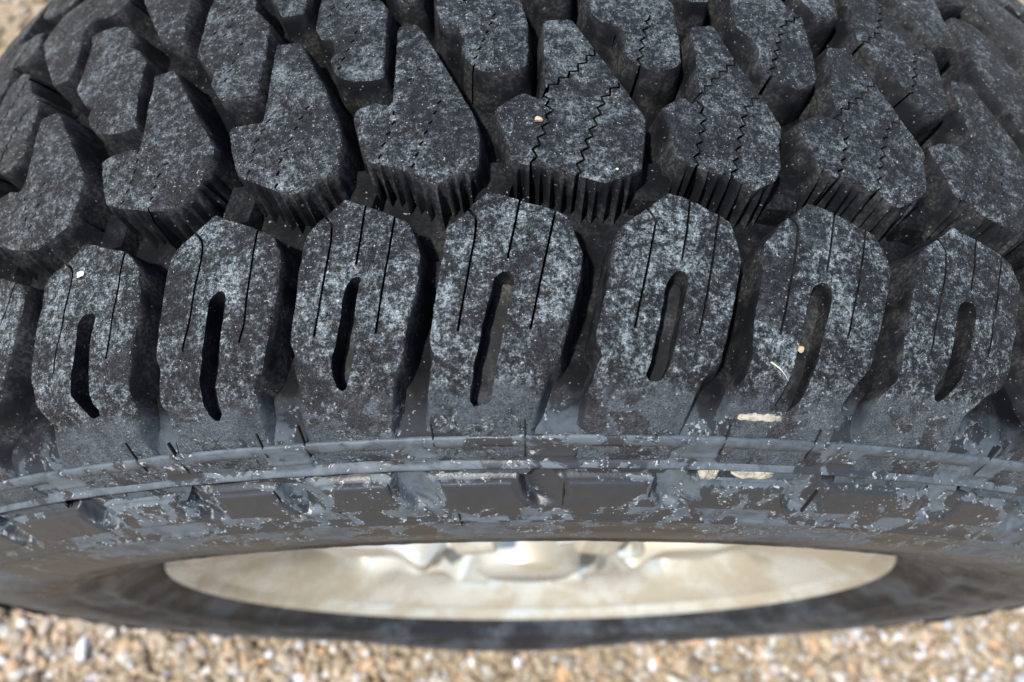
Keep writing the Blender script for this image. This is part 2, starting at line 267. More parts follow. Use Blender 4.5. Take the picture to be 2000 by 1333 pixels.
INTER = [
{'o':[[-29.46,-7.2],[-28.24,-7.1],[-27.44,-15.3],[-26.29,-27.4],[-25.17,-40.0],[-25.23,-43.1],[-25.35,-48.2],[-25.6,-51.8],[-25.72,-55.5],[-26.49,-58.0],[-27.16,-59.9],[-27.67,-60.9],[-28.38,-59.8],[-29.49,-57.8],[-30.93,-53.4],[-31.43,-45.3],[-31.98,-38.3],[-31.08,-35.4],[-30.19,-35.2],[-29.59,-36.9],[-29.41,-35.8],[-29.21,-30.7],[-29.44,-16.2]],'s':[[[-29.19,-38.6],[-28.71,-45.3],[-28.57,-51.1]],[[-27.74,-35.9],[-27.92,-42.2],[-28.1,-50.2],[-28.33,-54.1]]]},
{'o':[[-22.29,-6.4],[-21.13,-6.3],[-20.43,-14.9],[-19.18,-30.3],[-18.31,-41.0],[-18.38,-46.6],[-18.68,-50.5],[-18.89,-54.3],[-19.84,-57.9],[-20.46,-59.0],[-21.25,-58.0],[-23.07,-54.3],[-23.66,-52.2],[-24.01,-44.9],[-24.3,-36.8],[-23.62,-34.9],[-22.63,-34.5],[-22.28,-36.2],[-22.13,-34.5],[-22.2,-22.6],[-22.18,-13.4]],'s':[[[-22.2,-37.5],[-22.25,-44.3],[-22.43,-50.2],[-22.86,-55.1]],[[-20.48,-42.1],[-20.91,-46.4],[-21.07,-51.7],[-21.27,-56.8]]]},
{'o':[[-15.98,-5.6],[-14.89,-5.8],[-14.56,-10.4],[-13.37,-26.9],[-12.55,-43.1],[-12.5,-45.8],[-12.62,-55.3],[-13.26,-56.7],[-13.89,-59.6],[-14.73,-60.1],[-15.23,-58.4],[-16.53,-54.1],[-17.06,-51.9],[-17.41,-44.4],[-17.68,-36.4],[-17.49,-35.0],[-16.46,-35.0],[-16.11,-35.1],[-16.04,-27.2],[-16.05,-16.7]],'s':[[[-15.93,-36.3],[-16.31,-42.2],[-16.45,-48.1],[-16.58,-53.7]],[[-14.04,-30.7],[-14.53,-38.2],[-14.85,-44.8],[-15.17,-50.4],[-15.24,-55.9]]]},
{'o':[[-10.41,-5.0],[-9.61,-4.6],[-9.35,-7.5],[-8.21,-24.0],[-7.06,-40.8],[-6.87,-46.4],[-6.93,-57.2],[-7.83,-58.1],[-8.68,-61.1],[-8.97,-60.1],[-10.21,-55.2],[-11.48,-52.7],[-11.79,-46.3],[-12.12,-37.0],[-11.96,-35.2],[-11.22,-33.2],[-10.8,-34.4],[-10.48,-33.9],[-10.45,-21.0],[-10.47,-6.2]],'s':[[[-10.56,-35.3],[-10.26,-39.7],[-10.61,-44.6],[-10.78,-48.4],[-10.91,-51.5],[-10.97,-54.1]],[[-8.45,-33.4],[-8.78,-40.2],[-9.08,-46.0],[-9.37,-51.6],[-9.51,-54.3],[-9.61,-57.4]],[[-9.23,-21.3],[-9.6,-24.3],[-10.0,-27.9]]]},
{'o':[[-4.22,-5.3],[-2.99,-4.9],[-1.11,-29.1],[-0.16,-41.4],[-0.47,-57.2],[-1.27,-59.7],[-1.93,-61.5],[-4.67,-56.4],[-5.6,-55.4],[-6.24,-37.8],[-5.17,-32.7],[-4.39,-35.1],[-4.2,-33.6]],'s':[[[-4.24,-33.6],[-4.03,-39.0],[-4.32,-45.8],[-4.66,-51.5],[-4.8,-57.6]],[[-1.11,-29.1],[-1.84,-34.4],[-2.26,-43.1],[-2.65,-50.7],[-2.94,-56.1],[-3.08,-61.0]],[[-2.03,-17.1],[-3.04,-25.4],[-4.2,-32.0]]]},
{'o':[[2.18,-5.4],[3.18,-4.3],[3.95,-17.7],[4.8,-29.1],[5.59,-40.8],[5.37,-46.0],[5.32,-54.3],[5.08,-57.9],[4.12,-61.6],[3.19,-58.0],[1.43,-55.3],[1.05,-53.2],[0.67,-41.9],[0.49,-37.2],[1.38,-32.9],[1.79,-34.6],[2.1,-34.0],[2.2,-29.7],[2.18,-17.6]],'s':[[[2.1,-34.4],[2.26,-38.9],[2.1,-45.0],[1.92,-49.3],[1.69,-55.7]],[[4.8,-29.3],[4.15,-34.9],[3.89,-40.3],[3.68,-45.7],[3.52,-50.8],[3.24,-58.0]],[[3.95,-17.7],[3.02,-24.7],[2.03,-32.9]]]},
{'o':[[8.44,-6.6],[9.51,-5.1],[10.53,-17.5],[11.4,-29.9],[12.43,-41.5],[12.27,-44.2],[12.11,-54.9],[11.82,-56.5],[10.71,-61.0],[10.35,-60.6],[9.66,-57.4],[8.84,-55.5],[7.79,-54.5],[7.01,-52.0],[6.69,-46.5],[6.46,-40.7],[6.28,-38.2],[7.37,-33.8],[8.11,-35.0],[8.28,-33.8],[8.2,-26.0],[8.34,-16.7]],'s':[[[8.26,-34.6],[8.55,-40.1],[8.33,-46.5],[8.1,-51.0],[7.85,-54.9]],[[11.42,-30.2],[10.72,-35.0],[10.42,-39.5],[10.19,-44.3],[9.87,-51.9],[9.68,-57.5]],[[10.52,-17.7],[9.39,-26.1],[8.24,-33.2]]]}]
CENTRE = [
{'o':[[-27.88,25.1],[-27.66,15.1],[-27.61,4.5],[-27.28,-1.0],[-26.59,-7.4],[-25.74,-12.1],[-25.84,-14.2],[-25.89,-16.2],[-25.61,-20.1],[-24.98,-23.9],[-24.26,-25.9],[-23.29,-26.7],[-22.57,-25.9],[-22.85,-21.7],[-23.03,-11.3],[-23.02,-2.8],[-23.41,4.2],[-24.04,8.3],[-24.6,11.5],[-24.87,15.3]],'s':[]},
{'o':[[-20.7,25.2],[-20.6,14.3],[-20.5,3.9],[-20.04,-3.2],[-19.5,-8.3],[-18.95,-12.9],[-19.0,-15.9],[-18.65,-20.7],[-18.3,-23.7],[-17.8,-25.1],[-17.05,-24.7],[-16.45,-24.6],[-16.57,-21.1],[-16.47,-15.0],[-16.44,-8.4],[-16.48,-1.4],[-16.9,5.8],[-17.31,9.0]],'s':[[[-18.9,18.8],[-19.19,11.0],[-19.38,3.8]],[[-17.65,-0.9],[-17.86,-4.1],[-17.98,-8.2],[-18.14,-14.5],[-18.31,-17.9]]]},
{'o':[[-14.64,12.3],[-14.54,4.5],[-14.21,-1.7],[-13.86,-6.6],[-13.39,-6.8],[-13.14,-11.4],[-13.35,-15.0],[-13.21,-18.8],[-12.91,-22.5],[-12.22,-24.6],[-11.33,-24.9],[-10.86,-24.3],[-10.94,-19.5],[-10.97,-11.1],[-10.95,-2.4],[-11.28,3.0],[-11.6,7.9]],'s':[[[-13.47,8.0],[-13.59,4.0],[-13.69,1.3]],[[-12.27,-3.7],[-12.35,-8.8],[-12.6,-11.0],[-12.74,-14.5],[-12.83,-18.0],[-12.97,-21.3]]]},
{'o':[[-8.91,5.2],[-8.77,-0.0],[-8.45,-5.9],[-7.85,-7.7],[-7.54,-11.7],[-7.68,-14.7],[-7.5,-18.5],[-7.21,-22.0],[-6.78,-24.9],[-5.43,-24.5],[-4.92,-22.3],[-4.87,-16.4],[-4.91,-5.0],[-5.08,0.7],[-5.23,3.3]],'s':[[[-6.22,-1.4],[-6.63,-10.5],[-7.03,-18.0],[-7.21,-24.7]]]},
{'o':[[-2.37,3.3],[-2.14,-2.2],[-1.73,-5.7],[-1.0,-6.9],[-0.67,-11.7],[-0.86,-15.5],[-0.7,-19.5],[-0.34,-22.3],[0.45,-24.2],[1.19,-22.3],[1.53,-19.9],[1.57,-10.8],[1.49,0.2],[1.32,5.1]],'s':[[[0.4,-2.3],[0.01,-11.8],[-0.17,-18.6],[-0.35,-23.2]]]},
{'o':[[3.64,7.4],[3.86,1.3],[4.22,-3.3],[4.95,-8.1],[5.15,-12.0],[4.99,-16.7],[5.3,-21.5],[5.87,-24.0],[6.61,-25.5],[7.51,-22.0],[7.65,-19.4],[7.64,-9.2],[7.58,-0.9],[7.21,3.6]],'s':[[[7.21,3.6],[6.54,0.2],[6.23,-6.0],[5.81,-14.1],[5.61,-19.0],[5.27,-22.9]]]},
{'o':[[10.1,3.6],[10.23,-0.4],[10.66,-5.4],[11.58,-10.0],[11.93,-15.0],[12.39,-19.8],[12.72,-23.6],[13.25,-25.7],[14.41,-22.1],[14.49,-14.6],[14.53,-5.2],[14.13,3.0],[14.12,5.8]],'s':[[[14.18,3.3],[13.37,-0.4],[12.98,-8.6],[12.62,-16.7],[12.3,-20.7]],[[12.37,21.9],[11.96,13.4],[11.5,5.1],[10.55,-1.3]]]}]

# ------------------------------------------------------------------ ground
rng = np.random.default_rng(7)
g = 61
xs = np.linspace(-1, 1, g); xs = np.sign(xs)*np.abs(xs)**2.5*14
gx, gy = np.meshgrid(xs, xs, indexing='ij')
gz = -.004 + .0*gx
gv = np.stack([gx, gy, gz], -1).reshape(-1, 3)
gf = [(i*g+j, (i+1)*g+j, (i+1)*g+j+1, i*g+j+1) for i in range(g-1) for j in range(g-1)]
tag(mesh_obj('ground', gv, gf, M_GROUND), 'sandy tan ground under the loose gravel', None, None, 'structure')

def ico(sub=1):
    import bmesh
    bm = bmesh.new(); bmesh.ops.create_icosphere(bm, subdivisions=sub, radius=1)
    bm.verts.ensure_lookup_table()
    v = np.array([x.co[:] for x in bm.verts]); f = np.array([[q.index for q in p.verts] for p in bm.faces]); bm.free()
    return v, f
iv, ifc = ico(2)
def stones(n, xr, yr, smin, smax, pw, zoff):
    px = rng.uniform(*xr, n); py = rng.uniform(*yr, n)
    s = smin + (smax-smin)*rng.random(n)**pw
    V = np.empty((n, len(iv), 3)); 
    varis = []
    for k in range(24):
        d = rng.normal(size=(5, 3)); d /= np.linalg.norm(d, axis=1)[:, None]
        r = 1 + .0*iv[:, 0]
        for q in d: r -= .22*np.clip(iv @ q - .45, 0, 1)*1.6
        r *= 1 + rng.normal(0, .035, len(iv))
        varis.append(iv*r[:, None])
    varis = np.array(varis)
    k = rng.integers(0, 24, n)
    sh = np.stack([rng.uniform(.8, 1.25, n), rng.uniform(.7, 1.05, n), rng.uniform(.5, .8, n)], -1)
    L = varis[k]*sh[:, None, :]*s[:, None, None]
    a = rng.uniform(0, 6.283, n); c, sn = np.cos(a), np.sin(a)
    t = rng.uniform(-.5, .5, n); ct, st = np.cos(t), np.sin(t)
    X, Y, Z = L[..., 0], L[..., 1], L[..., 2]
    Y, Z = Y*ct[:, None]-Z*st[:, None], Y*st[:, None]+Z*ct[:, None]
    V[..., 0] = X*c[:, None]-Y*sn[:, None]+px[:, None]; V[..., 1] = X*sn[:, None]+Y*c[:, None]+py[:, None]
    V[..., 2] = Z + (zoff + s*rng.uniform(-.1, .45, n))[:, None]
    F = ifc[None]+(np.arange(n)*len(iv))[:, None, None]
    tone = np.repeat(rng.random(n)**1.15, len(iv))
    return V.reshape(-1, 3), F.reshape(-1, 3), tone
def big_mesh(name, V, F, mat, tone, parent=None):
    me = bpy.data.meshes.new(name); me.vertices.add(len(V)); me.vertices.foreach_set('co', V.ravel())
    me.loops.add(len(F)*3); me.loops.foreach_set('vertex_index', F.ravel().astype(np.int32))
    me.polygons.add(len(F)); me.polygons.foreach_set('loop_start', np.arange(0, len(F)*3, 3, dtype=np.int32))
    me.update(calc_edges=True); me.materials.append(mat)
    at = me.attributes.new('tone', 'FLOAT', 'POINT'); at.data.foreach_set('value', tone)
    me.polygons.foreach_set('use_smooth', [True]*len(F))
    o = bpy.data.objects.new(name, me); return link(o, parent)
parts = [stones(13000, (-.80, .85), (-.36, .04), .0030, .0068, 1.2, -.003),
         stones(4200, (-.80, .85), (-.36, .04), .0055, .0115, 1.7, -.002),
         stones(11000, (-1.2, 1.1), (.04, 1.3), .004, .0110, 1.2, -.003)]
VV, FF, TT, off = [], [], [], 0
for V, F, T in parts:
    VV.append(V); FF.append(F+off); TT.append(T); off += len(V)
tag(big_mesh('gravel', np.concatenate(VV), np.concatenate(FF), M_STONE, np.concatenate(TT)),
    'loose tan, brown and white gravel spread under the wheel', 'gravel', None, 'stuff')

# ------------------------------------------------------------------ wheel
wheel = bpy.data.objects.new('off_road_wheel', None); link(wheel); wheel.location = (0, YC, 0)
tag(wheel, 'upright off-road wheel with worn chunky black tread and cream rim standing on gravel', 'wheel')
LOC = (0, 0, ZC)
def lathe(prof, ths, disp=None, closed=True):
    """prof: list of (y, r); ths: angles; disp(TH, Y, R) -> offset along the section normal"""
    P = np.array(prof, float); n = len(P); T = len(ths)
    d = np.gradient(P, axis=0); nrm = np.stack([d[:, 1], -d[:, 0]], -1); nrm /= np.linalg.norm(nrm, axis=1)[:, None]+1e-12
    # make the normal point away from the section centre (.09 toward the hub side)
    cen = np.array([0, .33]); sgn = np.sign(((P-cen)*nrm).sum(1)); nrm *= np.where(sgn == 0, 1, sgn)[:, None]
    TH = np.repeat(np.asarray(ths)[:, None], n, 1); Y = np.repeat(P[None, :, 0], T, 0); R = np.repeat(P[None, :, 1], T, 0)
    if disp is not None:
        D = disp(TH, Y, R); Y = Y + D*nrm[None, :, 0]; R = R + D*nrm[None, :, 1]
    V = cyl(TH, Y, R).reshape(-1, 3)
    F = []
    for i in range(T if closed else T-1):
        j = (i+1) % T
        a = np.arange(n-1)
        F.append(np.stack([i*n+a, i*n+a+1, j*n+a+1, j*n+a], -1))
    return V, np.concatenate(F)
def quad_obj(name, V, F, mats, parent, sharp=None):
    me = bpy.data.meshes.new(name); me.vertices.add(len(V)); me.vertices.foreach_set('co', V.ravel())
    k = F.shape[1]
    me.loops.add(len(F)*k); me.loops.foreach_set('vertex_index', F.ravel().astype(np.int32))
    me.polygons.add(len(F)); me.polygons.foreach_set('loop_start', np.arange(0, len(F)*k, k, dtype=np.int32))
    me.update(calc_edges=True); me.materials.append(mats)
    me.polygons.foreach_set('use_smooth', [True]*len(F))
    if sharp: me.set_sharp_from_angle(angle=R_(sharp))
    o = bpy.data.objects.new(name, me); link(o, parent); o.location = LOC; return o

SPAN = 44.6          # degrees taken by one run of the seven differently long pitches
def spin(t, rep):      # angle (degrees in) of pitch position t in repeat -1, 0, 1 (true spacing) and 2..6 (slightly stretched)
    if rep < 2: return R_(t + SPAN*rep)
    s_ = (360-3*SPAN)/5/SPAN
    return R_(-32.2 + 2*SPAN + (rep-2)*SPAN*s_ + (t+32.2)*s_)
REPS = range(-1, 7)
GAPS = [-27.9, -21.4, -15.72, -10.03, -4.09, 2.12, 8.75]
APEX = [b['o'][0][0] for b in SHOULDER]
def smooth(x, a, b): t = np.clip((x-a)/(b-a), 0, 1); return t*t*(3-2*t)

# tread base (groove floors)
by = np.concatenate([np.linspace(0, .088, 15), np.linspace(.090, .1255, 22), [.1268]])
bp = [(y, float(r_out(y)-depth(y))) for y in by] + [(.1273, .3625), (.122, .357)]
bp = [(-y, r) for y, r in reversed(bp[1:])] + bp
def tdisp(TH, Y, R):
    return .0004*np.sin(TH*97+Y*300)*np.sin(TH*41-Y*170)
V, F = lathe(bp, np.linspace(0, 2*math.pi, 1080, endpoint=False), tdisp)
quad_obj('tread_base', V, F, M_WALL, wheel)

# sidewalls
def side_profile():
    pts = [(.1241, .3703), (.1255, .3727), (.1264, .3722), (.1270, .3706)]
    key = [(.1274, .3692), (.1290, .3645), (.1305, .3605), (.1323, .3555), (.1347, .350), (.1370, .345), (.1395, .337), (.1407, .329), (.1410, .320), (.1401, .308), (.1381, .298), (.1345, .287), (.1298, .2755), (.1241, .264), (.1178, .254), (.1128, .248), (.1080, .243), (.1030, .238), (.0970, .236)]
    K = np.array(key); s = np.concatenate([[0], np.cumsum(np.linalg.norm(np.diff(K, axis=0), axis=1))])
    # Catmull-like smoothing by fitting cubic through dense linear + moving average
    q = np.concatenate([np.arange(0.0004, .040, .00055), np.arange(.040, s[-1], .0022), [s[-1]]])
    yy = np.interp(q, s, K[:, 0]); rr = np.interp(q, s, K[:, 1])
    def sm(a, w):
        h = len(w)//2; p = np.concatenate([2*a[0]-a[h:0:-1], a, 2*a[-1]-a[-2:-h-2:-1]]); return np.convolve(p, w/w.sum(), 'valid')
    wv = np.hanning(11)[1:-1]; yy = sm(yy, wv); rr = sm(rr, wv)
    return pts + list(zip(yy, rr))
sp = side_profile()
nz = np.random.default_rng(3); PH = nz.uniform(0, 6.28, 24); FR = nz.uniform(20, 260, 24); FY = nz.uniform(-900, 900, 24)
def wob(TH, R, k0, k1):
    v = 0
    for k in range(k0, k1): v = v + np.sin(np.round(FR[k])*TH + FY[k]*R + PH[k])
    return v/(k1-k0)
def sdisp(TH, Y, R):
    D = np.zeros_like(TH)
    # nearest gap centre and block phase
    best = np.full(TH.shape, 9.); 
    for rep in REPS:
        for gi in GAPS:
            d = (TH - spin(gi, rep) + math.pi) % (2*math.pi) - math.pi
            best = np.where(np.abs(d) < np.abs(best), d, best)
    deg = np.degrees(best)/.87
    # shallow panel just below each shoulder block
    d2 = np.degrees(best)
    blk = smooth(np.abs(deg+.15*np.sign(deg)), 1.25, 1.45)
    D += -.0011*blk*smooth(R, .3625, .3632)*(1-smooth(R, .3682, .3690))
    # twin moulded ridges and the dark channel below them
    D += .0013*np.exp(-((R-.3612)/.0008)**2)
    D += .0004*np.exp(-((R-.3655)/.0005)**2)
    D += -.0032*smooth(R, .3553, .3562)*(1-smooth(R, .3590, .3597))
    # scalloped pocket under each tread groove
    u = deg + .45 + (R-.352)*1000*.035
    hw = .60 + .48*smooth(R, .3425, .3500) - .55*smooth(R, .3540, .3615)
    pocket = (1-smooth(np.abs(u), hw-.16, hw+.10))*smooth(R, .3425, .3450)*(1-smooth(R, .3595, .3612))
    slope = np.clip((u+hw)/(2*hw), 0, 1)
    D = D*(1-pocket)
    D += -pocket*(.0042-.0036*slope)
    # raised panels between the pockets
    pan = smooth(np.abs(u), hw+.30, hw+.42)*smooth(R, .3435, .3442)*(1-smooth(R, .3535, .3543))
    D += .0010*pan
    rim = np.exp(-((np.abs(u)-hw-.16)/.09)**2)*smooth(R, .3435, .346)*(1-smooth(R, .356, .358))
    D += .0006*rim
    chan = smooth(R, .3553, .3562)*(1-smooth(R, .3585, .3595))*(1-pocket)
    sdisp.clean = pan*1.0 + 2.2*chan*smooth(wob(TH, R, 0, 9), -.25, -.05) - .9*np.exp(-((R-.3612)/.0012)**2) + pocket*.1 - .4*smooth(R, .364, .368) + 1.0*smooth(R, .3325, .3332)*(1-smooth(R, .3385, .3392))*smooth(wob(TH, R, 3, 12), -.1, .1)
    # lower steps
    D += .0007*np.exp(-((R-.3362)/.0006)**2) - .0007*np.exp(-((R-.3342)/.0007)**2)
    D += -.0006*smooth(R, .3225, .3235)*(1-smooth(R, .3318, .3328))
    # lower sidewall: rim protector rings
    D += .0035*np.exp(-((R-.268)/.0040)**2) + .0016*np.exp(-((R-.298)/.0016)**2) + .0012*np.exp(-((R-.286)/.0016)**2)
    D += .0009*np.sin(TH*150)*smooth(R, .272, .276)*(1-smooth(R, .281, .284))
    D += .00025*wob(TH, R, 4, 14)*smooth(R, .23, .25)
    # unloaded flanks stand a little flatter than the top and the bulge above the contact patch
    at_ = np.abs((TH+math.pi) % (2*math.pi) - math.pi)
    D += -.0075*smooth(at_, R_(52), R_(88))*(1-smooth(at_, R_(148), R_(176)))*smooth(R, .262, .300)*(1-smooth(R, .358, .3685))
    return D
ths = np.concatenate([np.arange(-45, 45, .11), np.arange(45, 315, .45)])*math.pi/180
V, F = lathe([(-y, r) for y, r in sp], ths, sdisp)
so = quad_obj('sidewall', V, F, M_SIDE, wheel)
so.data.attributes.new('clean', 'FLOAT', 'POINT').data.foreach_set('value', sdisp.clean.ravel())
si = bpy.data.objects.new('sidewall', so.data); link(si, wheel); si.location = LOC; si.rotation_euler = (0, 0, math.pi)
# inner liner closes the tyre towards the rim
V, F = lathe([(-.092, .223), (-.100, .26), (-.112, .31), (-.095, .35), (0, .375), (.095, .35), (.112, .31), (.100, .26), (.092, .223)], np.linspace(0, 2*math.pi, 180, endpoint=False))
quad_obj('inner_liner', V, F, M_WALL, wheel)

# ------------------------------------------------------------------ tread blocks
def resample(poly, step, jit, rnd, rounds=1):
    P = np.array(poly, float)
    for _ in range(rounds):
        # round each corner by a small cut of at most 0.9 mm
        Q = []
        n = len(P)
        for i in range(n):
            a, b, c = P[i-1], P[i], P[(i+1) % n]
            la, lc = np.linalg.norm(a-b), np.linalg.norm(c-b)
            ka, kc = min(.6, la*.3), min(.6, lc*.3)
            Q.append(b+(a-b)/max(la, 1e-6)*ka); Q.append(b+(c-b)/max(lc, 1e-6)*kc)
        P = np.array(Q)
    out = []
    for i in range(len(P)):
        a, b = P[i], P[(i+1) % len(P)]
        k = max(1, int(np.linalg.norm(b-a)/step+.5))
        for j in range(k): out.append(a+(b-a)*j/k)
    out = np.array(out)
    if jit: 
        j = rnd.normal(0, jit, out.shape); out = out + (j+np.roll(j, 1, 0))*.7
    return out
def area(P): x, y = P[:, 0], P[:, 1]; return .5*np.sum(x*np.roll(y, -1)-np.roll(x, -1)*y)
def offset(P, d):       # positive d moves inwards for a counter-clockwise polygon
    a = np.roll(P, 1, 0); b = np.roll(P, -1, 0); t = b-a; t /= np.linalg.norm(t, axis=1)[:, None]+1e-9
    return P + np.stack([-t[:, 1], t[:, 0]], -1)*d
def inpoly(pts, poly):
    x, y = pts[:, 0], pts[:, 1]; c = np.zeros(len(pts), bool); n = len(poly); j = n-1
    for i in range(n):
        xi, yi = poly[i]; xj, yj = poly[j]
        k = ((yi > y) != (yj > y)) & (x < (xj-xi)*(y-yi)/(yj-yi+1e-12)+xi); c ^= k; j = i
    return c
def strip(path, hw):
    P = np.array(path, float); d = np.gradient(P, axis=0); d /= np.linalg.norm(d, axis=1)[:, None]+1e-9
    nn = np.stack([-d[:, 1], d[:, 0]], -1)*hw
    return np.concatenate([P+nn, (P-nn)[::-1]])
def path_pts(path, step):
    P = np.array(path, float); s = np.concatenate([[0], np.cumsum(np.linalg.norm(np.diff(P, axis=0), axis=1))])
    n = max(2, int(s[-1]/step)+1); q = np.linspace(0, s[-1], n)
    return np.stack([np.interp(q, s, P[:, 0]), np.interp(q, s, P[:, 1])], -1), s[-1]
def zigzag(path, amp, wl):
    P, L = path_pts(path, wl/4); d = np.gradient(P, axis=0); d /= np.linalg.norm(d, axis=1)[:, None]+1e-9
    nn = np.stack([-d[:, 1], d[:, 0]], -1)
    k = np.arange(len(P)); a = np.array([0, 1, 0, -1])[k % 4]*amp; a[:2] = 0; a[-2:] = 0
    return P + nn*a[:, None]
def extend(path, a, b):
    P = np.array(path, float)
    if a: v = P[0]-P[1]; P[0] = P[0]+v/np.linalg.norm(v)*a
    if b: v = P[-1]-P[-2]; P[-1] = P[-1]+v/np.linalg.norm(v)*b
    return P
def snap_ends(path, outline, tol, ext):
    """open a sipe through the block edge when its end lies close to it"""
    P = np.array(path, float); O = np.array(outline)
    def dist(p):
        a = O; b = np.roll(O, -1, 0); ab = b-a; t = np.clip(((p-a)*ab).sum(1)/((ab**2).sum(1)+1e-9), 0, 1)
        return np.min(np.linalg.norm(a+ab*t[:, None]-p, axis=1))
    return extend(P, ext if dist(P[0]) < tol else 0, ext if dist(P[-1]) < tol else 0)

def block_mesh(name, outline, holes, sipes, seed, ribs=False, grid=2.2, hole_d=7.0, taper=2.2):
    """outline etc. in millimetres (arc length, lateral), relative to the block's own angle"""
    rnd = np.random.default_rng(seed)
    O = resample(outline, .62 if ribs else 1.6, .05 if ribs else .10, rnd)
    if area(O) < 0: O = O[::-1]
    T = offset(O, .38)
    H = [resample(h, 1.4, .08, rnd) for h in holes]
    H = [offset(h if area(h) > 0 else h[::-1], -.6) for h in H]
    pts = list(map(tuple, T)); n0 = len(pts); edges = [(i, (i+1) % n0) for i in range(n0)]
    for poly in H + sipes:
        b0 = len(pts); pts += list(map(tuple, poly)); edges += [(b0+i, b0+(i+1) % len(poly)) for i in range(len(poly))]
    mn, mx = T.min(0), T.max(0)
    gx = np.arange(mn[0]+1, mx[0], grid); gy = np.arange(mn[1]+1, mx[1], grid)
    G = np.stack(np.meshgrid(gx, gy, indexing='ij'), -1).reshape(-1, 2) + rnd.uniform(-.5, .5, (len(gx)*len(gy), 2))
    G = G[inpoly(G, T)]
    allb = np.array(pts)
    if len(G):
        dmin = np.min(np.linalg.norm(G[:, None]-allb[None], axis=2), axis=1); G = G[dmin > .8]
    pts += list(map(tuple, G))
    r = delaunay_2d_cdt([Vector(p) for p in pts], edges, [], 0, 1e-5)
    P = np.array([v[:] for v in r[0]]); Fc = [tuple(f) for f in r[2]]
    C = np.array([P[list(f)].mean(0) for f in Fc])
    keep = inpoly(C, T); low = np.zeros(len(C), bool)
    for s in sipes: keep &= ~inpoly(C, s)
    for h in H: low |= inpoly(C, h)
    verts, faces, mi = [], [], []
    idx = {}
    def put(u, v, dep):
        key = (round(float(u), 3), round(float(v), 3), round(float(dep), 3))
        if key in idx: return idx[key]
        y = v/1000; r0 = float(r_out(y)) - dep/1000
        # broad wear undulation of the running surface
        if dep < .3: r0 += .00018*math.sin(u*.45+seed)*math.sin(v*.38+seed*2)
        th = u/1000/RU
        verts.append((r0*math.sin(th), y, r0*math.cos(th))); idx[key] = len(verts)-1
        return idx[key]
    ec = {}
    for k, f in enumerate(Fc):
        if not keep[k]: continue
        lo = low[k]
        # counter-clockwise in (u, v) seen from outside
        a = area(P[list(f)]); ff = f if a > 0 else f[::-1]
        dep = hole_d if lo else 0.
        # v grows towards +Y, u towards +X: outward normal is +Z for ccw (u, v)
        faces.append(tuple(put(P[i][0], P[i][1], dep) for i in ff)); mi.append(1 if lo else 0)
        for i in range(len(ff)):
            ec[(ff[i], ff[(i+1) % len(ff)])] = lo
    # nearest outline index for vertices of T
    On = offset(O, -1.0) - O     # outward normals
    for (i, j), lo in ec.items():
        opp = ec.get((j, i))
        if opp is None:
            di = np.linalg.norm(T-P[i], axis=1); dj = np.linalg.norm(T-P[j], axis=1)
            ki, kj = int(di.argmin()), int(dj.argmin())
            mid = (P[i]+P[j])/2
            on_out = di[ki] < 1.2 and dj[kj] < 1.2 and not any(inpoly(np.array([mid + (lambda e: np.array([e[1], -e[0]]))(P[j]-P[i])*(.12/ (np.linalg.norm(P[j]-P[i])+1e-9))]), s)[0] for s in sipes)
            if lo: continue
            if on_out:
                lv = []
                for q, kk in ((i, ki), (j, kj)):
                    nrm = On[kk]; p = P[q]; D = float(depth(p[1]/1000))*1000+1.2
                    ex = taper
                    e1 = .38; m1 = .25
                    if ribs and nrm[1] < -.30:
                        tri = abs(((p[0]/3.1) % 1)-.5)*2
                        fin_ = float(smooth(np.array(tri), .45, .80))*(.8+.3*math.sin(math.floor(p[0]/3.1+.5)*2.3+seed))
                        ex = 1.2 + 4.4*fin_; m1 = .12 if fin_ < .5 else .34
                        nrm = np.array([nrm[0]*.15, nrm[1]])
                    lv.append([put(p[0], p[1], 0.), put(*(p+On[kk]*e1), .45), put(*(p+On[kk]*e1+nrm*ex*m1), 3.0), put(*(p+On[kk]*e1+nrm*ex), D)])
                for a in range(3):
                    faces.append((lv[0][a], lv[0][a+1], lv[1][a+1], lv[1][a])); mi.append(0 if a == 0 else 1)
            else:
                a0, b0 = put(P[i][0], P[i][1], 0.), put(P[j][0], P[j][1], 0.)
                a1, b1 = put(P[i][0], P[i][1], 5.5), put(P[j][0], P[j][1], 5.5)
                faces.append((a0, a1, b1, b0)); mi.append(1)
        elif (not lo) and opp:
            # edge between running surface and sunken slot floor
            a0, b0 = put(P[i][0], P[i][1], 0.), put(P[j][0], P[j][1], 0.)
            c = H[0].mean(0)
            a1, b1 = put(P[i][0], P[i][1], hole_d), put(P[j][0], P[j][1], hole_d)
            faces.append((a0, a1, b1, b0)); mi.append(1)
    me = bpy.data.meshes.new(name)
    faces = [f for f in faces if len(set(f)) == len(f)]
    me.from_pydata(verts, [], faces)
    me.materials.append(M_TOP); me.materials.append(M_BW)
    if len(me.polygons) == len(mi): me.polygons.foreach_set('material_index', mi)
    me.polygons.foreach_set('use_smooth', [True]*len(me.polygons))
    me.update(); me.set_sharp_from_angle(angle=R_(52))
    return me
def loc(poly, th0): return [(R_(t-th0)*RU*1000, y-YC*1000-(2.5 if y < -122.5 else 0)) for t, y in poly]

